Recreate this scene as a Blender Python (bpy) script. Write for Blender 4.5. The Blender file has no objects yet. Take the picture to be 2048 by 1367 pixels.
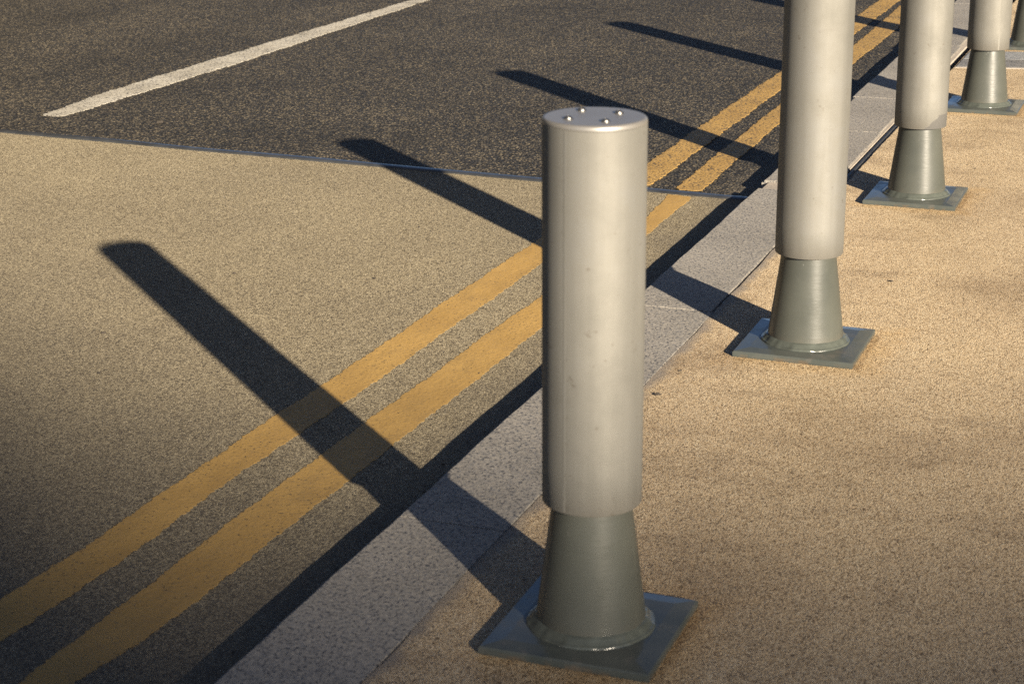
import bpy, bmesh, math, random
from mathutils import Vector, Matrix
random.seed(7)
sc = bpy.context.scene
col = sc.collection
R = math.radians

# ------------------------------------------------------------------ measured layout (metres)
KH = 0.0513            # kerb upstand above the road
BX, BY0, BS = 0.5863, 3.1382, 1.9021   # bollard row
SUN_EL = R(16.95); SUN_AZ = R(133.25)
SUN_D = Vector((-math.sin(SUN_AZ)*math.cos(SUN_EL), -math.cos(SUN_AZ)*math.cos(SUN_EL), -math.sin(SUN_EL)))   # direction the light travels
CAM = Vector((1.62333, 0.0, 1.63786))

# ------------------------------------------------------------------ object helpers
def link(name, me, parent=None, loc=(0, 0, 0)):
    o = bpy.data.objects.new(name, me); col.objects.link(o)
    o.location = loc
    if parent: o.parent = parent
    return o
def from_bm(name, bm, mats, parent=None, loc=(0, 0, 0), smooth=True, angle=35):
    me = bpy.data.meshes.new(name)
    bmesh.ops.recalc_face_normals(bm, faces=bm.faces[:])
    bm.to_mesh(me); bm.free()
    for m in (mats if isinstance(mats, (list, tuple)) else [mats]): me.materials.append(m)
    if smooth:
        for p in me.polygons: p.use_smooth = True
        me.set_sharp_from_angle(angle=R(angle))
    return link(name, me, parent, loc)
def tag(o, label=None, cat=None, group=None, kind=None):
    if label: o['label'] = label
    if cat: o['category'] = cat
    if group: o['group'] = group
    if kind: o['kind'] = kind
    return o
def empty(name, loc):
    o = bpy.data.objects.new(name, None); col.objects.link(o); o.location = loc
    o.empty_display_size = 0.1
    return o
def lathe(profile, seg=96, bm=None, closed=False, fn=None):
    bm = bm or bmesh.new(); rings = []
    for k, (r, z) in enumerate(profile):
        ring = []
        for i in range(seg):
            a = 2*math.pi*i/seg
            dr, dz = fn(k, a) if fn else (0, 0)
            ring.append(bm.verts.new(((r+dr)*math.cos(a), (r+dr)*math.sin(a), z+dz)))
        rings.append(ring)
    n = len(rings)
    for k in range(n if closed else n-1):
        A, B = rings[k], rings[(k+1) % n]
        for i in range(seg):
            j = (i+1) % seg
            bm.faces.new((A[i], A[j], B[j], B[i]))
    return bm, rings
def box(bm, x0, x1, y0, y1, z0, z1, bev=0, seg=3):
    vs = [bm.verts.new((x, y, z)) for x in (x0, x1) for y in (y0, y1) for z in (z0, z1)]
    fs = [(0, 1, 3, 2), (4, 6, 7, 5), (0, 4, 5, 1), (2, 3, 7, 6), (0, 2, 6, 4), (1, 5, 7, 3)]
    faces = [bm.faces.new([vs[i] for i in f]) for f in fs]
    if bev:
        es = list({e for f in faces for e in f.edges})
        bmesh.ops.bevel(bm, geom=es, offset=bev, segments=seg, affect='EDGES', profile=0.5)
    return bm

# ------------------------------------------------------------------ node helpers
class NT:
    def __init__(s, name):
        s.m = bpy.data.materials.new(name); s.m.use_nodes = True
        s.t = s.m.node_tree; s.b = s.t.nodes['Principled BSDF']
        tc = s.t.nodes.new('ShaderNodeTexCoord'); s.P = s.O = tc.outputs['Object']
    def put(s, sock, v):
        if isinstance(v, bpy.types.NodeSocket): s.t.links.new(v, sock)
        elif v is not None:
            try: sock.default_value = v
            except Exception: sock.default_value = (*v, 1.0)
    def math(s, op, a, b=None, c=None, clamp=False):
        n = s.t.nodes.new('ShaderNodeMath'); n.operation = op; n.use_clamp = clamp
        s.put(n.inputs[0], a)
        if b is not None: s.put(n.inputs[1], b)
        if c is not None: s.put(n.inputs[2], c)
        return n.outputs[0]
    def vmul(s, v):
        n = s.t.nodes.new('ShaderNodeVectorMath'); n.operation = 'MULTIPLY'
        s.put(n.inputs[0], s.P); n.inputs[1].default_value = v
        return n.outputs[0]
    def noise(s, scale, detail=2, rough=0.5, vec=None, out='Fac', dist=0):
        n = s.t.nodes.new('ShaderNodeTexNoise'); s.put(n.inputs['Vector'], vec or s.P)
        n.inputs['Scale'].default_value = scale; n.inputs['Detail'].default_value = detail
        n.inputs['Roughness'].default_value = rough; n.inputs['Distortion'].default_value = dist
        return n.outputs[out]
    def vor(s, scale, out='Distance', feature='F1', vec=None, rnd=1.0):
        n = s.t.nodes.new('ShaderNodeTexVoronoi'); n.feature = feature
        s.put(n.inputs['Vector'], vec or s.P); n.inputs['Scale'].default_value = scale
        n.inputs['Randomness'].default_value = rnd
        return n.outputs[out]
    def ramp(s, f, stops, interp='LINEAR'):
        n = s.t.nodes.new('ShaderNodeValToRGB'); cr = n.color_ramp; cr.interpolation = interp
        while len(cr.elements) < len(stops): cr.elements.new(0.5)
        for e, (p, c) in zip(cr.elements, stops):
            e.position = p; e.color = (c, c, c, 1) if isinstance(c, (int, float)) else (*c, 1)
        s.put(n.inputs[0], f); return n.outputs[0]
    def mix(s, f, a, b, mode='MIX'):
        n = s.t.nodes.new('ShaderNodeMix'); n.data_type = 'RGBA'; n.blend_type = mode
        s.put(n.inputs[0], f); s.put(n.inputs[6], a); s.put(n.inputs[7], b)
        return n.outputs[2]
    def vary(s):
        oi = s.t.nodes.new('ShaderNodeObjectInfo')
        n = s.t.nodes.new('ShaderNodeVectorMath'); n.operation = 'MULTIPLY_ADD'
        s.put(n.inputs[0], oi.outputs['Random']); n.inputs[1].default_value = (7.3, 3.1, 0.0); s.put(n.inputs[2], s.O)
        s.P = n.outputs[0]
    def sep(s, v=None):
        n = s.t.nodes.new('ShaderNodeSeparateXYZ'); s.put(n.inputs[0], v or s.O); return n.outputs
    def bw(s, c):
        n = s.t.nodes.new('ShaderNodeRGBToBW'); s.put(n.inputs[0], c); return n.outputs[0]
    def bump(s, h, strength, dist, normal=None):
        n = s.t.nodes.new('ShaderNodeBump'); n.inputs['Strength'].default_value = strength
        n.inputs['Distance'].default_value = dist; s.put(n.inputs['Height'], h)
        if normal is not None: s.put(n.inputs['Normal'], normal)
        return n.outputs[0]
    def fin(s, col=None, rough=None, metal=None, normal=None, spec=None, coat=None):
        s.put(s.b.inputs['Base Color'], col); s.put(s.b.inputs['Roughness'], rough)
        s.put(s.b.inputs['Metallic'], metal); s.put(s.b.inputs['Normal'], normal)
        s.put(s.b.inputs['Specular IOR Level'], spec)
        if coat: s.put(s.b.inputs['Coat Weight'], coat[0]); s.put(s.b.inputs['Coat Roughness'], coat[1])
        return s.m

def crack_mask(n, half):
    X, Y, Z = n.sep()
    w = n.math('MULTIPLY', n.math('SUBTRACT', n.noise(6, 4, .6), .5), .06)
    line = n.math('ADD', n.math('MULTIPLY_ADD', X, 0.105, 12.03), w)
    d = n.math('ABSOLUTE', n.math('SUBTRACT', Y, line))
    return n.math('LESS_THAN', d, half)

def mat_asphalt():
    n = NT('dark asphalt')
    cellc = n.vor(88, 'Color'); d = n.vor(88, 'Distance')
    v = n.bw(cellc)
    chip = n.ramp(v, [(0.2, (0.034, 0.033, 0.033)), (0.42, (0.066, 0.060, 0.054)), (0.62, (0.125, 0.108, 0.083)), (0.85, (0.33, 0.275, 0.19))])
    binder = n.ramp(d, [(0.38, 1.0), (0.72, 0.14)])
    c = n.mix(1.0, chip, binder, 'MULTIPLY')
    big = n.ramp(n.noise(1.1, 5, .65), [(0.3, 0.74), (0.7, 1.22)])
    c = n.mix(1.0, c, big, 'MULTIPLY')
    streak = n.ramp(n.noise(1.0, 3, .55, vec=n.vmul((2.2, .35, 1))), [(0.35, 0.86), (0.65, 1.10)])
    c = n.mix(1.0, c, streak, 'MULTIPLY')
    fl = n.math('GREATER_THAN', n.noise(38, 2, .5, vec=n.vmul((1, 1, 1))), .735)
    c = n.mix(n.math('MULTIPLY', fl, .7), c, (0.42, 0.37, 0.29))
    X, Y, Z = n.sep()      # fine silt gathered against the kerb
    e = n.math('ADD', X, n.math('MULTIPLY', n.noise(4, 4, .6), .35))
    silt = n.ramp(e, [(-.08, 0.0), (0.10, 0.75)])
    c = n.mix(n.math('MULTIPLY', silt, n.ramp(n.noise(60, 3), [(.35, .35), (.6, 1.0)])), c, (0.21, 0.18, 0.135))
    c = n.mix(crack_mask(n, .009), c, (0.012, 0.011, 0.010))
    h1 = n.ramp(d, [(0.0, 1.0), (0.35, .75), (0.7, 0.0)])
    lvl = n.math('MULTIPLY', v, .8)
    h = n.math('ADD', n.math('ADD', h1, lvl), n.math('MULTIPLY', n.noise(330, 2), .35))
    c = n.mix(1.0, c, (.585, .575, .545), 'MULTIPLY')
    nb = n.bump(h, 1.0, 0.008)
    n.b.inputs['Diffuse Roughness'].default_value = 1.0
    return n.fin(c, 0.72, normal=nb, spec=.4)

def mat_buff():
    n = NT('buff surfacing')
    cc = n.vor(270, 'Color'); d = n.vor(270, 'Distance'); v = n.bw(cc)
    g = n.ramp(v, [(0.2, (0.12, 0.10, 0.072)), (0.38, (0.33, 0.282, 0.195)), (0.6, (0.49, 0.425, 0.295)), (0.85, (0.72, 0.645, 0.48))])
    c = n.mix(1.0, g, n.ramp(d, [(0.45, 1.0), (0.8, 0.35)]), 'MULTIPLY')
    big = n.ramp(n.noise(.9, 5, .6), [(0.3, (0.86, .85, .84)), (0.7, (1.10, 1.09, 1.06))])
    c = n.mix(1.0, c, big, 'MULTIPLY')
    # grime gathered by the channel next to the kerb
    X, Y, Z = n.sep()
    e = n.math('ADD', X, n.math('MULTIPLY', n.noise(3, 4, .6), .45))
    grime = n.ramp(e, [(-.12, 0.0), (0.20, 0.5)])
    c = n.mix(grime, c, (0.16, 0.145, 0.125))
    rub = n.math('GREATER_THAN', n.noise(7, 5, .7), .71)
    c = n.mix(n.math('MULTIPLY', rub, .35), c, (0.10, 0.085, 0.07))
    h = n.math('ADD', n.ramp(d, [(0.0, 1.0), (0.7, 0.0)]), n.math('MULTIPLY', v, .8))
    h = n.math('ADD', h, n.math('MULTIPLY', n.noise(90, 2), .8))
    n.b.inputs['Diffuse Roughness'].default_value = 1.0
    # near-end diagonal swathe: surfacing worn dark, with some foreground shade painted into the colour
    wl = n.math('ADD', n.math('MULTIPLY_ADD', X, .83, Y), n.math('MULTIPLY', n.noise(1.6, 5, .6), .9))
    wear_dim = n.math('MULTIPLY', n.ramp(n.math('DIVIDE', wl, 6.0), [(.49, 1.0), (.74, 0.0)]), n.ramp(v, [(.25, 1.0), (.7, .55)]))
    c = n.mix(n.math('MULTIPLY', wear_dim, .7), c, (0.115, 0.105, 0.095))
    c = n.mix(1.0, c, (.495, .480, .452), 'MULTIPLY')
    return n.fin(c, 0.75, normal=n.bump(h, .7, 0.0022), spec=.35)

def mat_resin():
    n = NT('resin bound gravel')
    cc = n.vor(300, 'Color'); d = n.vor(300, 'Distance'); v = n.bw(cc)
    g = n.ramp(v, [(0.18, (0.22, 0.155, 0.080)), (0.34, (0.64, 0.50, 0.300)), (0.6, (0.82, 0.66, 0.415)), (0.85, (0.92, 0.81, 0.57))])
    c = n.mix(1.0, g, n.ramp(d, [(0.56, 1.0), (0.90, 0.30)]), 'MULTIPLY')
    big = n.ramp(n.noise(1.1, 5, .62), [(0.32, (0.66, .63, .61)), (0.5, (0.97, .965, .96)), (0.68, (1.06, 1.06, 1.05))])
    c = n.mix(1.0, c, big, 'MULTIPLY')
    smear = n.ramp(n.noise(2.3, 6, .68, vec=n.vmul((.7, 1.25, 1))), [(0.53, 0.0), (0.66, 0.6)])
    c = n.mix(smear, c, n.mix(1.0, c, (0.55, 0.52, 0.50), 'MULTIPLY'))
    # rust and ochre staining washed out from under every base plate
    X, Y, Z = n.sep()
    q = n.math('DIVIDE', n.math('SUBTRACT', Y, BY0), BS)
    fy = n.math('MULTIPLY', n.math('SUBTRACT', n.math('FRACT', n.math('ADD', q, .5)), .5), BS)
    dx = n.math('ABSOLUTE', n.math('SUBTRACT', X, BX + .02)); dy = n.math('ABSOLUTE', fy)
    cheb = n.math('MAXIMUM', dx, dy)
    st = n.ramp(n.math('ADD', cheb, n.math('MULTIPLY', n.noise(9, 4, .65), .22)), [(0.24, 1.0), (0.36, 0.0)])
    c = n.mix(n.math('MULTIPLY', st, .55), c, n.mix(1.0, c, (0.98, 0.80, 0.48), 'MULTIPLY'))
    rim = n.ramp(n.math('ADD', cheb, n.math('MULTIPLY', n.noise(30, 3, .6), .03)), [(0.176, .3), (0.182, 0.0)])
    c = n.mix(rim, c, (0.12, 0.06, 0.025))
    # cement smeared along the back of the kerb
    ed = n.math('ADD', X, n.math('MULTIPLY', n.noise(7, 4, .6), .09))
    cem = n.ramp(ed, [(0.312, .8), (0.345, 0.0)])
    c = n.mix(cem, c, (0.27, 0.25, 0.22))
    h = n.math('ADD', n.ramp(d, [(0.0, 1.0), (0.7, 0.0)]), n.math('MULTIPLY', v, .7))
    h = n.math('ADD', h, n.math('MULTIPLY', n.noise(25, 3), .8))
    n.b.inputs['Diffuse Roughness'].default_value = 1.0
    c = n.mix(1.0, c, (.56, .535, .53), 'MULTIPLY')
    return n.fin(c, 0.62, normal=n.bump(h, .65, 0.0022), spec=.35)

def mat_granite(name='granite', tint=(1, 1, 1)):
    n = NT(name)
    a = n.noise(78, 4, .75); b = n.noise(118, 3, .65, vec=n.vmul((1.2, .85, 1))); e = n.noise(105, 3, .6, vec=n.vmul((.9, 1.25, 1.4)))
    c = n.ramp(a, [(0.28, (0.19, 0.185, 0.19)), (0.42, (0.38, 0.345, 0.31)), (0.56, (0.47, 0.42, 0.365)), (0.72, (0.64, 0.57, 0.49))])
    c = n.mix(n.math('MULTIPLY', n.ramp(b, [(0.405, 1.0), (0.46, 0.0)]), .88), c, (0.075, 0.075, 0.085))
    c = n.mix(n.math('MULTIPLY', n.ramp(e, [(0.58, 0.0), (0.64, 1.0)]), .6), c, (0.25, 0.255, 0.28))
    big = n.ramp(n.noise(2.2, 5, .6), [(0.3, 0.82), (0.7, 1.10)])
    c = n.mix(1.0, c, big, 'MULTIPLY')
    grime = n.ramp(n.noise(5, 6, .7), [(0.55, 0.0), (0.72, .35)])
    c = n.mix(grime, c, (0.13, 0.115, 0.095))
    c = n.mix(1.0, c, tint, 'MULTIPLY')
    h = n.math('ADD', n.noise(70, 4, .65), n.math('MULTIPLY', n.noise(260, 2), .4))
    n.b.inputs['Diffuse Roughness'].default_value = .15
    c = n.mix(1.0, c, (.73, .745, .73), 'MULTIPLY')
    return n.fin(c, 0.68, normal=n.bump(h, 0.5, 0.003), spec=.4)

def mat_line(name, colr, wear_dim):
    n = NT(name)
    t = n.noise(5.0, 6, .68, vec=n.vmul((1.4, .7, 1)))
    c = n.mix(n.ramp(t, [(0.3, 0.0), (0.75, 1.0)]), colr, tuple(x*f for x, f in zip(colr, (.70, .68, .64))))
    # scuffed grey dirt and tyre rubber
    c = n.mix(n.ramp(n.noise(8, 5, .7, vec=n.vmul((1.6, .6, 1))), [(0.48, 0.0), (0.72, .5)]), c, tuple(x*.55+.02 for x in colr))
    c = n.mix(n.ramp(n.noise(40, 4, .7), [(0.55, 0.0), (0.75, .5)]), c, tuple(x*.6+.02 for x in colr))
    X, Y, Z = n.sep()
    d = n.vor(88, 'Distance'); v = n.bw(n.vor(88, 'Color'))
    far = n.ramp(n.math('DIVIDE', n.math('SUBTRACT', Y, 6.9), .6), [(0.0, 0.0), (0.3, 1.0)])
    pit = n.math('GREATER_THAN', n.math('ADD', n.noise(120, 2, .6), n.math('MULTIPLY', n.noise(2.6, 3), .16)), n.math('SUBTRACT', wear_dim, n.math('MULTIPLY', far, .03)))
    # between the chips of the open-textured asphalt the paint never closed over
    hole = n.math('MULTIPLY', far, n.math('GREATER_THAN', n.math('ADD', d, n.math('MULTIPLY', n.math('SUBTRACT', n.noise(9, 4, .6), .5), .5)), .70))
    pit = n.math('MAXIMUM', pit, hole)
    c = n.mix(n.math('MULTIPLY', pit, .8), c, (0.055, 0.048, 0.042))
    c = n.mix(crack_mask(n, .006), c, (0.03, 0.025, 0.02))
    fine = n.math('MULTIPLY', n.noise(70, 3, .6), .5)
    rough = n.math('MULTIPLY', n.math('ADD', n.math('MULTIPLY', d, -.8), n.math('MULTIPLY', v, .5)), n.math('MULTIPLY_ADD', far, .9, .35))
    h = n.math('SUBTRACT', n.math('ADD', fine, rough), n.math('MULTIPLY', pit, .5))
    n.b.inputs['Diffuse Roughness'].default_value = .3
    c = n.mix(1.0, c, (.58, .585, .58), 'MULTIPLY')
    return n.fin(c, 0.62, normal=n.bump(h, 0.6, 0.004), spec=.4)

def mat_sleeve(name, patch=False):
    n = NT(name); n.vary()
    X, Y, Z = n.sep()
    brushed = n.noise(1.0, 4, .6, vec=n.vmul((6, 6, 260)))
    blot = n.noise(5.5, 5, .65)
    c = n.ramp(blot, [(0.30, (0.206, 0.199, 0.174)), (0.50, (0.240, 0.231, 0.203)), (0.72, (0.254, 0.249, 0.229))])
    streak = n.ramp(n.noise(1.0, 4, .6, vec=n.vmul((22, 22, 1.1))), [(0.32, 0.90), (0.6, 1.03)])
    c = n.mix(1.0, c, streak, 'MULTIPLY')
    spot = n.ramp(n.noise(48, 3, .6), [(0.66, 0.0), (0.74, .5)])
    c = n.mix(spot, c, (0.13, 0.11, 0.085))
    scr = n.ramp(n.noise(1.0, 5, .7, vec=n.vmul((9, 9, 60)), dist=1.5), [(0.63, 0.0), (0.69, .35)])
    c = n.mix(scr, c, (0.19, 0.175, 0.155))
    low = n.ramp(n.math('ADD', Z, n.math('MULTIPLY', blot, .05)), [(0.30, .28), (0.34, 0.0)])
    c = n.mix(low, c, (0.19, 0.165, 0.13))
    rough = n.ramp(blot, [(0.3, 0.74), (0.7, 0.66)])
    metal = 0.5
    if patch:   # bare patch where the coating has come off near the lower rim, on the pavement side
        u = n.math('ADD', n.math('MULTIPLY', X, 10.55), n.math('MULTIPLY', Y, 1.575))     # -1..1 across the face
        edge = n.math('ADD', n.math('MULTIPLY', n.math('SUBTRACT', u, .12), .075), n.math('MULTIPLY', n.math('SUBTRACT', n.noise(38, 4, .6), .5), .030))
        hgt = n.math('SUBTRACT', Z, .2745)
        m1 = n.math('LESS_THAN', hgt, n.math('MINIMUM', edge, .050))
        m1 = n.math('MULTIPLY', m1, n.math('GREATER_THAN', u, .02))
        m1 = n.math('MULTIPLY', m1, n.math('LESS_THAN', Y, .03))
        c = n.mix(m1, c, (0.17, 0.164, 0.152))
        rough = n.math('ADD', rough, n.math('MULTIPLY', m1, .1))
    return n.fin(c, rough, metal, n.bump(n.math('ADD', n.math('MULTIPLY', brushed, .5), n.noise(190, 2)), 0.10, 0.0006), .5)

def mat_paint():
    n = NT('grey green gloss paint'); n.vary()
    c = n.ramp(n.noise(7, 5, .6), [(0.3, (0.069, 0.073, 0.062)), (0.7, (0.090, 0.093, 0.078))])
    chip = n.ramp(n.noise(1.0, 4, .65, vec=n.vmul((70, 70, 28))), [(0.70, 0.0), (0.73, .7)])
    c = n.mix(chip, c, (0.26, 0.26, 0.24))
    X, Y, Z = n.sep()
    dirt = n.ramp(n.math('ADD', Z, n.math('MULTIPLY', n.noise(16, 4, .65), .09)), [(0.05, .45), (0.10, 0.0)])
    c = n.mix(dirt, c, (0.145, 0.125, 0.095))
    drip = n.ramp(n.noise(1.0, 4, .6, vec=n.vmul((34, 34, 3))), [(0.6, 0.0), (0.72, .28)])
    c = n.mix(drip, c, (0.12, 0.125, 0.10))
    h = n.math('ADD', n.noise(1.0, 3, .6, vec=n.vmul((22, 22, 110))), n.math('MULTIPLY', n.noise(90, 2), .4))
    return n.fin(c, n.ramp(n.noise(11, 4, .6), [(0.3, 0.28), (0.7, 0.44)]), 0.0, n.bump(h, 0.22, 0.0012), .5)

def mat_plate():
    n = NT('plate gloss paint'); n.vary()
    c = n.ramp(n.noise(9, 5, .6), [(0.3, (0.066, 0.076, 0.070)), (0.7, (0.095, 0.103, 0.092))])
    dust = n.ramp(n.noise(14, 5, .7), [(0.54, 0.0), (0.70, .55)])
    c = n.mix(dust, c, (0.17, 0.15, 0.125))
    X, Y, Z = n.sep()
    side = n.ramp(n.math('ADD', Z, n.math('MULTIPLY', n.noise(40, 4, .7), .012)), [(0.010, .8), (0.018, 0.0)])
    c = n.mix(n.math('MULTIPLY', side, n.ramp(n.noise(30, 3), [(.52, 0.0), (.66, .7)])), c, (0.17, 0.11, 0.06))
    return n.fin(c, n.ramp(n.noise(14, 5, .7), [(0.42, 0.16), (0.72, 0.46)]), 0.0, n.bump(n.noise(22, 3), 0.14, 0.002), .45)

def mat_simple(name, colr, rough, metal=0, bscale=60, bstr=.2, bdist=.001, var=.15, vscale=6):
    n = NT(name)
    c = n.mix(n.ramp(n.noise(vscale, 5, .6), [(0.3, 0.0), (0.7, 1.0)]), tuple(x*(1-var) for x in colr), tuple(min(1, x*(1+var)) for x in colr))
    return n.fin(c, rough, metal, n.bump(n.noise(bscale, 3), bstr, bdist), .5)

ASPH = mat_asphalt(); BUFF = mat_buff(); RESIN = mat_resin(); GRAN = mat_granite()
BLUE_SLAB = mat_granite('pale blue stone', (0.95, 1.05, 1.22)); GREY_SLAB = mat_granite('grey stone', (0.72, 0.76, 0.84))
YEL = mat_line('yellow line paint', (0.68, 0.425, 0.13), .735); WHT = mat_line('white line paint', (0.78, 0.72, 0.61), .745)
SLEEVE = mat_sleeve('satin steel'); SLEEVE_P = mat_sleeve('satin steel with bare patch', True)
PAINT = mat_paint(); PLATE = mat_plate()
CAPM = mat_simple('satin steel cap', (0.37, 0.35, 0.315), .42, .6, 200, .08, .0005, .08)
SCREWM = mat_simple('polished screw steel', (0.33, 0.32, 0.30), .38, 1.0)
WELD = mat_simple('painted weld', (0.085, 0.094, 0.080), .22, 0.0, 60, .35, .002, .25, 20)
BARM = mat_simple('galvanised edging steel', (0.11, 0.115, 0.12), .34, .55, 40, .25, .002, .3, 12)
MORTAR = mat_simple('pale mortar', (0.46, 0.40, 0.33), .9, 0, 90, .5, .004, .2)
SEAL = mat_simple('black rubber sealant', (0.055, 0.056, 0.055), .55, 0, 60, .4, .003, .25)
DIRT = mat_simple('dirty stone grit', (0.055, 0.045, 0.036), .9, 0)
EARTH = mat_simple('paved ground', (0.22, 0.19, 0.15), .9, 0, 3, .3, .01, .2, .3)

# ------------------------------------------------------------------ setting
def sheet(name, pts, z, mat, parent=None):
    bm = bmesh.new(); bm.faces.new([bm.verts.new((x, y, z)) for x, y in pts])
    return from_bm(name, bm, mat, parent, smooth=False)
g = sheet('ground', [(-400, -400), (400, -400), (400, 400), (-400, 400)], -0.40, EARTH); tag(g, kind='structure')

def bar_y(x): return 6.915 - 0.0475*x       # mid line of the steel edging
def seg_sheet(name, x0, x1, ylo, yhi, z, mat):
    bm = bmesh.new(); n = 12; a = []; b = []
    for i in range(n+1):
        x = x0+(x1-x0)*i/n
        a.append(bm.verts.new((x, ylo(x), z))); b.append(bm.verts.new((x, yhi(x), z)))
    for i in range(n): bm.faces.new((a[i], a[i+1], b[i+1], b[i]))
    return from_bm(name, bm, mat, smooth=False)
road = seg_sheet('road', -9.0, 0.02, lambda x: bar_y(x), lambda x: 60, -KH, ASPH); tag(road, kind='structure')
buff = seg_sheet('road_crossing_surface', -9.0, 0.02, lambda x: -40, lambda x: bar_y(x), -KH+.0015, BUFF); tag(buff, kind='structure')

# pavement slab with a ragged edge against the kerb
bm = bmesh.new(); n = 700; A = []; B = []; Cc = []
for i in range(n+1):
    y = -2 + 20*i/n
    e = .2626 + random.uniform(-.0015, .0015) + .0018*math.sin(y*9.1) + .0012*math.sin(y*23.7+1)
    if y > 7.02: e = .296 + random.uniform(-.0015, .0015)
    A.append(bm.verts.new((e, y, -.03))); B.append(bm.verts.new((e, y, 0))); Cc.append(bm.verts.new((30, y, 0)))
for i in range(n):
    bm.faces.new((A[i], A[i+1], B[i+1], B[i])); bm.faces.new((B[i], B[i+1], Cc[i+1], Cc[i]))
pave = from_bm('pavement', bm, RESIN, smooth=False); tag(pave, kind='structure')
sheet('pavement_far', [(.27, 18), (30, 18), (30, 60), (.27, 60)], 0, RESIN, pave)
sheet('pavement_near', [(.27, -40), (30, -40), (30, -2), (.27, -2)], 0, RESIN, pave)
# band of stone slabs let into the pavement
def slab(name, pts, mat, z0=-.02, z1=.003):
    bm = bmesh.new()
    lo = [bm.verts.new((x, y, z0)) for x, y in pts]; hi = [bm.verts.new((x, y, z1)) for x, y in pts]
    bm.faces.new(hi); m = len(pts)
    for i in range(m): bm.faces.new((lo[i], lo[(i+1) % m], hi[(i+1) % m], hi[i]))
    es = [e for e in bm.edges if e.verts[0].co.z > 0 and e.verts[1].co.z > 0]
    bmesh.ops.bevel(bm, geom=es, offset=.0015, segments=2, affect='EDGES')
    return from_bm(name, bm, mat, pave)
def by(x, k): return {0: 9.86, 1: 9.93, 2: 10.19, 3: 10.46}[k] + .22*(x-.285)
xs = [.300, 1.10, 1.95, 2.9, 4.0]
for i in range(4):
    x0, x1 = xs[i]+.004, xs[i+1]-.004
    slab('stone_slab', [(x0, by(x0, 1)), (x1, by(x1, 1)), (x1, by(x1, 2)-.005), (x0, by(x0, 2)-.005)], GREY_SLAB)
    slab('stone_slab', [(x0, by(x0, 2)), (x1, by(x1, 2)), (x1, by(x1, 3)), (x0, by(x0, 3))], BLUE_SLAB)
slab('mortar_edge', [(.300, by(.3, 0)+.035), (4, by(4, 0)+.035), (4, by(4, 1)-.003), (.300, by(.3, 1)-.003)], MORTAR, -.02, .002)

# kerb stones
bm = bmesh.new(); box(bm, .008, .256, -6, 26, -.3, -.006)
bed = from_bm('kerb_bedding', bm, MORTAR, pave, smooth=False)
stones = [(-1.80, -.02, 0, 'granite kerb stone beside the camera, nearest end of the kerb'),
          (-.012, 1.755, 0, 'granite kerb stone at the near end, before the front bollard'),
          (1.760, 3.523, 0, 'blue grey granite kerb stone at the bottom edge, ending inside the front bollard shadow'),
          (3.525, 5.262, 0, 'speckled granite kerb stone running up behind the front bollard from its shadow'),
          (5.267, 6.900, -.012, 'pinkish granite kerb stone crossed by the second bollard shadow, ending near steel edging'),
          (7.040, 8.100, -.022, 'short granite kerb stone just past the pale mortar patch, behind the second bollard'),
          (8.106, 8.916, -.030, 'darker short granite kerb stone seen between second and third bollards, below the white joint'),
          (8.924, 10.62, -.044, 'granite kerb stone above the white joint, seen between the second and third bollards'),
          (10.628, 12.38, -.06, 'granite kerb stone seen between third and fourth bollards at the top edge'),
          (12.388, 14.1, -.075, 'farthest granite kerb stone in the row')]
for (y0, y1, dx, lab) in stones:
    if y1 < 1: continue
    bm = bmesh.new(); ym = (y0+y1)/2
    box(bm, 0, .262-dx*.35, y0-ym, y1-ym, -.30, 0.001)
    bmesh.ops.bevel(bm, geom=[e for e in bm.edges if all(v.co.z > 0 and v.co.x < .001 for v in e.verts)], offset=.010, segments=4, affect='EDGES')
    bmesh.ops.bevel(bm, geom=[e for e in bm.edges if all(v.co.z > 0 for v in e.verts) and e.calc_face_angle(0) > 1.2], offset=.0022, segments=2, affect='EDGES')
    bmesh.ops.subdivide_edges(bm, edges=[e for e in bm.edges if abs((e.verts[0].co-e.verts[1].co).y) > .5], cuts=40)
    for v in bm.verts:      # slightly uneven hand-dressed arris
        yy = v.co.y+ym
        if v.co.x < .02: v.co.x += .0016*math.sin(yy*7.3)+.0009*math.sin(yy*31)
        if v.co.z > -.02 and abs(v.co.y) < (y1-y0)/2-.02: v.co.z += .0008*math.sin(yy*5.1+v.co.x*9)
    o = from_bm('kerb_stone', bm, GRAN, None, (dx, ym, 0), angle=50)
    tag(o, lab, 'kerb stone', 'granite kerb stones along the road')
bm = bmesh.new(); box(bm, .012, .25, 6.904, 7.036, -.2, -.009, .004, 2)
mj = from_bm('mortar_joint', bm, MORTAR, pave)

# dark sealant strip between kerb and pavement beyond the mortar patch
bm = bmesh.new(); rows = 160; prev = None
for i in range(rows+1):
    y = 7.03+2.82*i/rows
    xl = .2635 + .0085*(y-7)/3*0 + random.uniform(-.0008, .0008)
    xr = .2905 + random.uniform(-.001, .001)
    ring = [bm.verts.new(c) for c in ((xl, y, -.03), (xl+.002, y, -.007), ((xl+xr)/2, y, -.0045+random.uniform(-.001, .001)), (xr, y, -.012), (xr+.001, y, -.03))]
    if prev:
        for a in range(4): bm.faces.new((prev[a], prev[a+1], ring[a+1], ring[a]))
    prev = ring
o = from_bm('sealant_strip', bm, SEAL); tag(o, 'dark rubbery sealant strip between granite kerb and pavement, left of the third bollard', 'joint strip')

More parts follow.
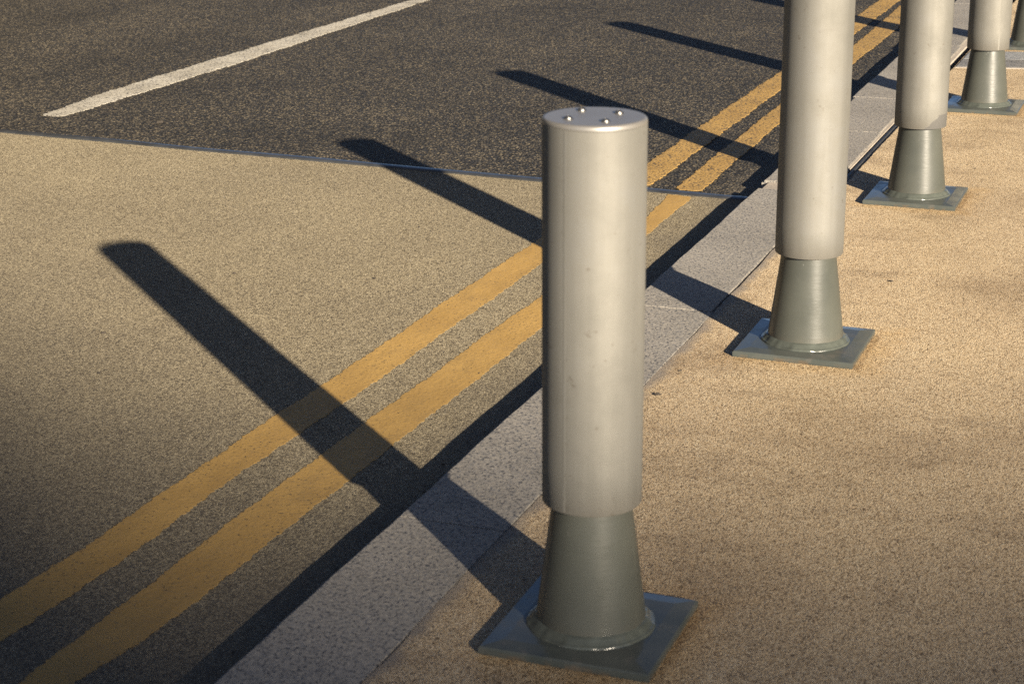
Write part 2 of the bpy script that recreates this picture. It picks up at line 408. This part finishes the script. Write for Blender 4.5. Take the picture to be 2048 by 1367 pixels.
# steel edging across the road
bm = bmesh.new(); prev = None; N = 120
prof = [(-.026, -.03), (-.026, .000), (-.023, .003), (-.012, .0055), (.004, .0065), (.016, .0055), (.022, .001), (.023, -.03)]
for i in range(N+1):
    x = -8.9 + 8.88*i/N
    w = .0025*math.sin(x*3.3)+.002*math.sin(x*8.1)
    ring = [bm.verts.new((x, bar_y(x)+py+w, -KH+.003+pz+.0012*math.sin(x*5.7))) for py, pz in prof]
    if prev:
        for a in range(len(prof)-1): bm.faces.new((prev[a], prev[a+1], ring[a+1], ring[a]))
    else: bm.faces.new(ring)
    prev = ring
bm.faces.new(prev)
o = from_bm('steel_edging', bm, BARM); tag(o, 'long thin grey steel edging strip across the road between buff surfacing and dark asphalt', 'edging strip')

# painted lines: raised thermoplastic with ragged edges
def interp(t, pts):
    if t <= pts[0][0]: p, q = pts[0], pts[1]
    else:
        p, q = pts[-2], pts[-1]
        for a, b in zip(pts, pts[1:]):
            if a[0] <= t <= b[0]: p, q = a, b; break
    return p[1]+(q[1]-p[1])*(t-p[0])/(q[0]-p[0])
class Rag:
    def __init__(s, amp):
        s.k = [(amp*w, f*random.uniform(.8, 1.25), random.uniform(0, 6.3)) for w, f in ((.55, 9), (.5, 31), (.45, 77), (.4, 170), (.35, 330))]
        s.amp = amp
    def __call__(s, t): return sum(a*math.sin(f*t+p) for a, f, p in s.k)+random.uniform(-.5, .5)*s.amp
def line_mesh(name, left, right, y0, y1, mat, parent, label, amp=.0035, step=.006, r0=.02, r1=.02, h=.0020, slant0=0, slant1=0):
    bm = bmesh.new(); la, ra = Rag(amp), Rag(amp); n = max(8, int((y1-y0)/step)); prev = None; base = -KH+.0005
    nx = 6; rows = []
    for i in range(n+1):
        t = i/n
        row = []
        xl = interp(y0+(y1-y0)*t, left)+la(y0+t*(y1-y0)); xr = interp(y0+(y1-y0)*t, right)+ra(y0+t*(y1-y0))
        for j in range(nx+1):
            f = j/nx; x = xl+(xr-xl)*f
            # slanted, rounded ends
            c = abs(2*f-1)
            a0 = y0+slant0*(f-.5)+r0*c*c*c; a1 = y1+slant1*(f-.5)-r1*c*c*c
            y = a0+(a1-a0)*t
            if i in (0, n): y += random.uniform(-.006, .006)
            row.append((x, y))
        rows.append(row)
    top = [[bm.verts.new((x, y, base+h)) for x, y in r] for r in rows]
    for i in range(n):
        for j in range(nx): bm.faces.new((top[i][j], top[i][j+1], top[i+1][j+1], top[i+1][j]))
    rim = [e for e in bm.edges if len(e.link_faces) == 1]
    ret = bmesh.ops.extrude_edge_only(bm, edges=rim)
    for v in ret['geom']:
        if isinstance(v, bmesh.types.BMVert): v.co.z = base-.006
    o = from_bm(name, bm, mat, parent, angle=40)
    if label: o['label'] = label
    return o
YO_L = [(-5, -.70), (2.95, -.632), (3.3, -.617), (3.74, -.619), (4.135, -.617), (4.66, -.605), (5.3, -.603), (6.09, -.590), (7.43, -.588), (8.4, -.591), (9.77, -.583), (12, -.60), (40, -.70)]
YO_R = [(-5, -.56), (2.785, -.519), (2.94, -.510), (3.32, -.504), (3.75, -.509), (4.3, -.488), (5.0, -.481), (5.77, -.471), (7.0, -.463), (8.44, -.462), (9.3, -.464), (12, -.475), (40, -.58)]
YI_L = [(-5, -.42), (2.65, -.384), (3.3, -.384), (3.87, -.380), (4.47, -.364), (5.08, -.352), (5.4, -.340), (6.55, -.327), (6.93, -.355), (7.8, -.366), (8.87, -.373), (10.82, -.388), (12.54, -.425), (40, -.55)]
YI_R = [(-5, -.31), (2.69, -.284), (2.91, -.258), (3.18, -.249), (3.6, -.246), (3.96, -.239), (4.4, -.233), (5.1, -.224), (6.3, -.250), (6.83, -.252), (7.05, -.252), (8.5, -.272), (10.3, -.275), (11.5, -.270), (12.6, -.31), (40, -.43)]
line_mesh('yellow_line', YO_L, YO_R, .5, bar_y(-.5)-.06, YEL, buff, 'yellow line farther from the kerb on buff surfacing')
line_mesh('yellow_line', YI_L, YI_R, .5, bar_y(-.3)-.045, YEL, buff, 'yellow line nearer the kerb on buff surfacing', r1=.004, slant1=-.012)
line_mesh('yellow_line', YO_L, YO_R, bar_y(-.5)+.06, 24, YEL, road, 'yellow line farther from the kerb on dark asphalt', amp=.0055)
line_mesh('yellow_line', YI_L, YI_R, bar_y(-.3)+.055, 24, YEL, road, 'worn yellow line nearer the kerb on dark asphalt', r0=.02, amp=.0045)
WL = [(7.5, -3.600), (8.08, -3.640), (9.6, -3.625), (10.9, -3.605), (11.6, -3.59), (16, -3.50)]
WR = [(7.5, -3.485), (7.78, -3.470), (9.2, -3.440), (10.6, -3.462), (11.85, -3.475), (16, -3.38)]
line_mesh('white_line', WL, WR, 7.47, 13.4, WHT, road, 'white dash marking on the dark asphalt', amp=.007, r0=.03, r1=.03)

# loose grit and leaf crumbs
bm = bmesh.new()
spots = [(-1.437, 4.605, .010, -KH), (-2.963, 7.489, .018, -KH), (.699, 5.776, .009, 0), (.317, 4.492, .012, 0), (.432, 8.291, .02, 0)]
for k in range(70):
    if k % 2: spots.append((random.uniform(-5, -.1), random.uniform(3, 11), random.uniform(.003, .009), -KH))
    else: spots.append((random.uniform(.3, 1.6), random.uniform(3, 11), random.uniform(.002, .006), 0))
for k in range(90): spots.append((-.012-abs(random.gauss(0, .05)), random.uniform(2.6, 11), random.uniform(.002, .0065), -KH))
for k in range(40):
    i_ = random.choice((0, 1, 2, 3)); a_ = random.uniform(-.2, .2)
    spots.append((BX+a_, BY0+BS*i_-.172-random.uniform(0, .02), random.uniform(.0015, .004), 0))
for x, y, s, z in spots:
    if abs(x-BX) < .19 and abs(((y-BY0)/BS+.5) % 1-.5)*BS < .19: continue
    if abs(y-bar_y(x)) < .05: continue
    M = Matrix.Translation((x, y, z+s*.25)) @ Matrix.Rotation(random.uniform(0, 6), 4, 'Z') @ Matrix.Diagonal((s, s*random.uniform(.3, .7), s*.35, 1))
    r = bmesh.ops.create_icosphere(bm, subdivisions=1, radius=1, matrix=M)
    for v in r['verts']: v.co += Vector([random.uniform(-.15, .15)*s for _ in range(3)])
o = from_bm('loose_grit', bm, DIRT, smooth=False); tag(o, 'loose dark grit and leaf crumbs on road and pavement', 'grit', kind='stuff')

# ------------------------------------------------------------------ bollard
RS, ZC, RT, RB, PW = .0938, .2739, .0747, .1060, .1672
def make_bollard():
    root = empty('bollard', (BX, BY0, 0))
    # low pyramidal base plate
    bm = bmesh.new()
    rings = [(PW-.002, -.004), (PW, .004), (PW, .0135), (PW-.003, .0165), (PW-.038, .0205)]
    vs = [[bm.verts.new((sx*h, sy*h, z)) for sx, sy in ((-1, -1), (1, -1), (1, 1), (-1, 1))] for h, z in rings]
    for a, b in zip(vs, vs[1:]):
        for i in range(4): bm.faces.new((a[i], a[(i+1) % 4], b[(i+1) % 4], b[i]))
    bm.faces.new(vs[-1]); bm.faces.new(vs[0])
    es = [e for e in bm.edges if e.calc_face_angle(0) > .6]
    bmesh.ops.bevel(bm, geom=es, offset=.002, segments=2, affect='EDGES')
    plate = from_bm('base_plate', bm, PLATE, root, angle=5)
    # lumpy weld bead
    k = [(random.uniform(.5, 1)*w, f, random.uniform(0, 6.3)) for w, f in ((1, 3), (1, 5), (.8, 9), (.5, 17), (.25, 31))]
    def wob(i, a):
        s = sum(w*math.sin(f*a+p) for w, f, p in k)
        return (.0009*s, .0007*s) if 0 < i < 10 else (0, 0)
    bm, _ = lathe([(.1246, .0178), (.1240, .0212), (.1226, .0238), (.1206, .0252), (.1188, .0256), (.1172, .0272), (.1156, .0290), (.1138, .0304), (.1120, .0332), (.1090, .0362), (.1040, .0390)], 220, fn=wob)
    from_bm('weld_bead', bm, WELD, plate, angle=60)
    # tapering foot
    prof = [(RB+.0006, .022), (RB, .032)]
    for i in range(1, 12): t = i/11; prof.append((RB+(RT-RB)*t, .032+(ZC-.032)*t))
    prof += [(RT-.003, ZC+.02), (RT-.02, ZC+.022)]
    bm, r = lathe(prof, 128); bm.faces.new(r[-1])
    from_bm('tapered_foot', bm, PAINT, root, angle=30)
    # tubular sleeve with rolled lower lip
    t = .006
    prof = [(RS-t, ZC+.05), (RS-t, ZC+.002), (RS-t+.002, ZC), (RS-.0015, ZC), (RS, ZC+.002)]
    for i in range(1, 10): prof.append((RS, ZC+.002+(.9895-ZC-.002)*i/9))
    prof += [(RS-.0006, .9900), (RS-.004, .9902)]
    bm, r = lathe(prof, 160); bmesh.ops.contextual_create(bm, geom=r[0])
    sleeve = from_bm('sleeve', bm, SLEEVE, root, angle=50)
    # inset cap, four button-head screws
    prof = [(RS-.004, .9904), (RS-.0006, .9904), (RS-.0001, .9910), (RS-.0001, .9935)]
    for a in (15, 30, 45, 60, 75, 90): prof.append((RS-.0060+.0059*math.cos(R(a)), .9935+.0065*math.sin(R(a))))
    prof.append((RS-.010, 1.0)); prof.append((.03, .9998))
    bm, r = lathe(prof, 160); bm.faces.new(r[-1])
    cap = from_bm('cap', bm, CAPM, root, angle=30)
    for (x, y) in ((-.0395, .0445), (-.0370, -.0365), (.0330, -.0395), (.0315, .0415)):
        bm, r = lathe([(.0092, 0), (.0092, .0010), (.0072, .0012), (.0071, .0018), (.0064, .0036), (.0048, .0048), (.0031, .0052), (.0031, .0030)], 28); bm.faces.new(r[-1])
        from_bm('screw', bm, SCREWM, cap, (x, y, .9997), angle=40)
    # seam weld, turned so that it sits where the photo shows it
    bm = bmesh.new(); prev = None; n = 60
    for i in range(n+1):
        z = ZC+.004+(.984-ZC)*i/n
        w = .0004*math.sin(z*190)
        ring = [bm.verts.new(c) for c in ((-.0055+w, -.0006, z), (-.0022+w, .00022, z), (.0018+w, .00026, z), (.0055+w, -.0006, z))]
        ring = ring
        for v in ring: v.co = Vector((v.co.x, -(RS+v.co.y), v.co.z))
        if prev:
            for a in range(3): bm.faces.new((prev[a], prev[a+1], ring[a+1], ring[a]))
        prev = ring
    from_bm('seam_weld', bm, SLEEVE, sleeve, angle=60)
    return root
def copy_tree(o, parent=None):
    c = o.copy(); col.objects.link(c); c.parent = parent
    for ch in list(o.children): copy_tree(ch, c)
    return c
LABS = ['front satin steel bollard with visible top cap and four screws, standing nearest the camera',
        'tall looking plain satin bollard directly behind the front one, second along the kerb',
        'satin steel bollard with a dull bare patch at the lower right rim of its sleeve',
        'satin steel bollard with a thin brown seam line, standing just before the stone band',
        'farthest visible bollard, only a strip of its green foot showing at the right edge',
        'satin steel bollard at the far end of the row, beyond the stone band']
proto = make_bollard(); bollards = []
for i in range(6):
    o = proto if i == 0 else copy_tree(proto)
    bollards.append(o)
for i, o in enumerate(bollards):
    o.location = (BX, BY0+BS*i, 0)
    tag(o, LABS[i], 'bollard', 'steel bollards along the kerb')
    d = Vector((BX-CAM.x, BY0+BS*i-CAM.y)); base = math.atan2(-d.x, d.y)      # turn that faces the camera
    u = {0: -.55, 3: .50}.get(i)
    for ch in o.children:
        if ch.name.startswith('sleeve'):
            if i == 2:
                ch.data = ch.data.copy(); ch.data.materials[0] = SLEEVE_P
            else: ch.rotation_euler.z = 0
            for s in ch.children:
                s.rotation_euler.z = base + (math.asin(u) if u is not None else math.pi*.8)
            if i == 3: ch['label'] = 'sleeve with a thin brown seam line'
            if i == 2: ch['label'] = 'sleeve with a dull bare patch at its lower rim'

# ------------------------------------------------------------------ unseen building, outline shaped to throw the soft shade over the foreground
E1 = Vector((SUN_D.y, -SUN_D.x, 0)).normalized(); E2 = E1.cross(SUN_D)
if E2.z < 0: E2 = -E2
HD = Vector((-SUN_D.x, -SUN_D.y, 0)).normalized()      # horizontally towards the sun
DIST = 92.0
def gpt(lat, vert, back=0):
    # point of the wall plane standing DIST away whose shadow edge runs through (lat, vert)
    P = E1*lat + E2*vert; t = (DIST - P.dot(HD))/HD.dot(-SUN_D)
    P = P - SUN_D*t
    return P + HD*back
SHADE = [(3.9+8, .30-1.6), (3.9, .53), (2.9, .665), (2.5, .735), (2.1, .84), (1.2, 2.2), (-3.0, 7.5), (-7, 2.2), (-12, 1.6)]
prof = [gpt(*p) for p in SHADE]
bm = bmesh.new()
fr = [bm.verts.new(p) for p in prof]; bk = [bm.verts.new(p+HD*9) for p in prof]
f0 = [bm.verts.new((p.x, p.y, -.4)) for p in prof]; b0 = [bm.verts.new((p.x+HD.x*9, p.y+HD.y*9, -.4)) for p in prof]
m = len(prof)
for i in range(m-1):
    bm.faces.new((f0[i], f0[i+1], fr[i+1], fr[i])); bm.faces.new((b0[i+1], b0[i], bk[i], bk[i+1]))
bm.faces.new((f0[0], fr[0], bk[0], b0[0])); bm.faces.new((f0[-1], b0[-1], bk[-1], fr[-1]))
BRICK = mat_simple('brown brick', (0.20, 0.13, 0.09), .9, 0, 8, .3, .01, .2, 2)
ROOF = mat_simple('slate roof', (0.10, 0.10, 0.11), .7, 0, 6, .3, .01, .2, 2)
bld = empty('unseen_gabled_building', (prof[3].x, prof[3].y, -.4))
tag(bld, 'unseen brown brick building with a steep gable, shaped to shade the foreground', 'building')
w = from_bm('wall', bm, BRICK, None, smooth=False)
bm = bmesh.new()
fr = [bm.verts.new(p+Vector((0, 0, .004))-HD*.02) for p in prof]; bk = [bm.verts.new(p+Vector((0, 0, .004))+HD*9.02) for p in prof]
for i in range(m-1): bm.faces.new((fr[i], fr[i+1], bk[i+1], bk[i]))
rf = from_bm('roof', bm, ROOF, None, smooth=False)
GLS = mat_simple('dark window glass', (0.03, 0.035, 0.04), .08)
FRM = mat_simple('white window frame', (0.6, 0.6, 0.58), .5)
wins = []
for lat in (-8.5, -6, -3.5, -1, 1.0):
    for z in (1.6, 5.0, 8.4):
        P = gpt(lat, 0); P.z = z; X = E1
        def pt(a, b, out): return P + X*a + Vector((0, 0, b)) - HD*out
        bm = bmesh.new()
        o_ = [bm.verts.new(pt(a, b, .05)) for a, b in ((-.6, 0), (.6, 0), (.6, 1.7), (-.6, 1.7))]
        i_ = [bm.verts.new(pt(a, b, .05)) for a, b in ((-.5, .1), (.5, .1), (.5, 1.6), (-.5, 1.6))]
        oo = [bm.verts.new(pt(a, b, .0)) for a, b in ((-.6, 0), (.6, 0), (.6, 1.7), (-.6, 1.7))]
        for q in range(4):
            bm.faces.new((o_[q], o_[(q+1) % 4], i_[(q+1) % 4], i_[q])); bm.faces.new((oo[q], oo[(q+1) % 4], o_[(q+1) % 4], o_[q]))
        wf = from_bm('window', bm, FRM, None, smooth=False)
        bm = bmesh.new(); bm.faces.new([bm.verts.new(pt(a, b, .02)) for a, b in ((-.5, .1), (.5, .1), (.5, 1.6), (-.5, 1.6))])
        pn = from_bm('pane', bm, GLS, None, smooth=False); pn.parent = wf
        wins.append(wf)
for o in [w, rf]+wins:
    o.parent = bld; o.matrix_parent_inverse = Matrix.Translation(bld.location).inverted()

# unseen dark block added to cut sky light and darken the bollards' left flanks
DARK = mat_simple('dark cladding', (0.032, 0.031, 0.030), .8, 0, 4, .3, .01, .25, .5)
dk = empty('unseen_dark_block', (-16, 20, -.4)); tag(dk, 'unseen dark clad block added across the road to cut sky light', 'building')
bm = bmesh.new(); box(bm, -9, 0, -35, 8, 0, 26)
wl = from_bm('wall', bm, DARK, dk, smooth=False)
bm = bmesh.new(); box(bm, -9.2, .2, -35.2, 8.2, 26.003, 26.4)
from_bm('roof', bm, ROOF, dk, smooth=False)
for y in range(-32, 6, 4):
    for z in (1.2, 4.8, 8.4, 12.0, 15.6, 19.2, 22.6):
        bm = bmesh.new(); box(bm, 0.003, .05, y, y+2.6, z, z+2.0)
        box(bm, .05, .07, y, y+2.6, z, z+.08)
        from_bm('window', bm, GLS, dk, smooth=False)

rk = empty('unseen_brick_block', (16, 40, -.4)); tag(rk, 'unseen brown brick block added behind the pavement to cut sky light', 'building')  # unseen block added to hold back sky light and deepen the shadows
bm = bmesh.new(); box(bm, 0, 14, -34, 40, 0, 24)
from_bm('wall', bm, BRICK, rk, smooth=False)
bm = bmesh.new(); box(bm, -.3, 14.2, -34.2, 40.2, 24.003, 24.5)
from_bm('roof', bm, ROOF, rk, smooth=False)
for y in range(-32, 38, 4):
    for z in (1.2, 4.6, 8.0, 11.4, 14.8, 18.2):
        bm = bmesh.new(); box(bm, -.05, -.003, y, y+1.6, z, z+2.0)
        box(bm, -.09, -.05, y, y+1.6, z-.1, z)
        from_bm('window', bm, GLS, rk, smooth=False)

# ------------------------------------------------------------------ light, sky, camera
wd = bpy.data.worlds.new('World'); sc.world = wd; wd.use_nodes = True
nt = wd.node_tree; sk = nt.nodes.new('ShaderNodeTexSky'); sk.sky_type = 'NISHITA'; sk.sun_disc = False
sk.air_density = .4; sk.dust_density = .3; sk.ozone_density = 1.6; sk.sun_elevation = SUN_EL; sk.sun_rotation = SUN_AZ
nt.links.new(sk.outputs[0], nt.nodes['Background'].inputs[0]); nt.nodes['Background'].inputs[1].default_value = 0.05
sl = bpy.data.lights.new('sun', 'SUN'); sl.energy = 5.0; sl.angle = R(.55); sl.color = (1.0, .87, .69)
so = bpy.data.objects.new('sun', sl); col.objects.link(so); so.location = (20, -20, 15)
so.rotation_euler = SUN_D.to_track_quat('-Z', 'Y').to_euler()

cd = bpy.data.cameras.new('camera'); co = bpy.data.objects.new('camera', cd); col.objects.link(co); sc.camera = co
r = Vector((0.93508184, 0.35438444, -0.00579866)); u = Vector((-0.10267381, 0.28650242, 0.95256205)); wv = Vector((-0.3392345, 0.8901281, -0.30428921))
M = Matrix(((r.x, u.x, -wv.x, CAM.x), (r.y, u.y, -wv.y, CAM.y), (r.z, u.z, -wv.z, CAM.z), (0, 0, 0, 1)))
co.matrix_world = M
cd.sensor_width = 36; cd.lens = 3785.115/2048*36; cd.clip_end = 2000; cd.clip_start = .05
cd.dof.use_dof = True; cd.dof.focus_distance = 6.6; cd.dof.aperture_fstop = 7.5

vs = sc.view_settings
sc.display_settings.display_device = 'sRGB'
vs.view_transform = 'Standard'; vs.look = 'None'; vs.exposure = 1.25; vs.gamma = 1; vs.use_curve_mapping = False
sc.cycles.use_denoising = False
sc.cycles.use_adaptive_sampling = True; sc.cycles.adaptive_threshold = .01
sc.cycles.max_bounces = 6; sc.cycles.diffuse_bounces = 1; sc.cycles.sample_clamp_indirect = 4
sc.render.film_transparent = False
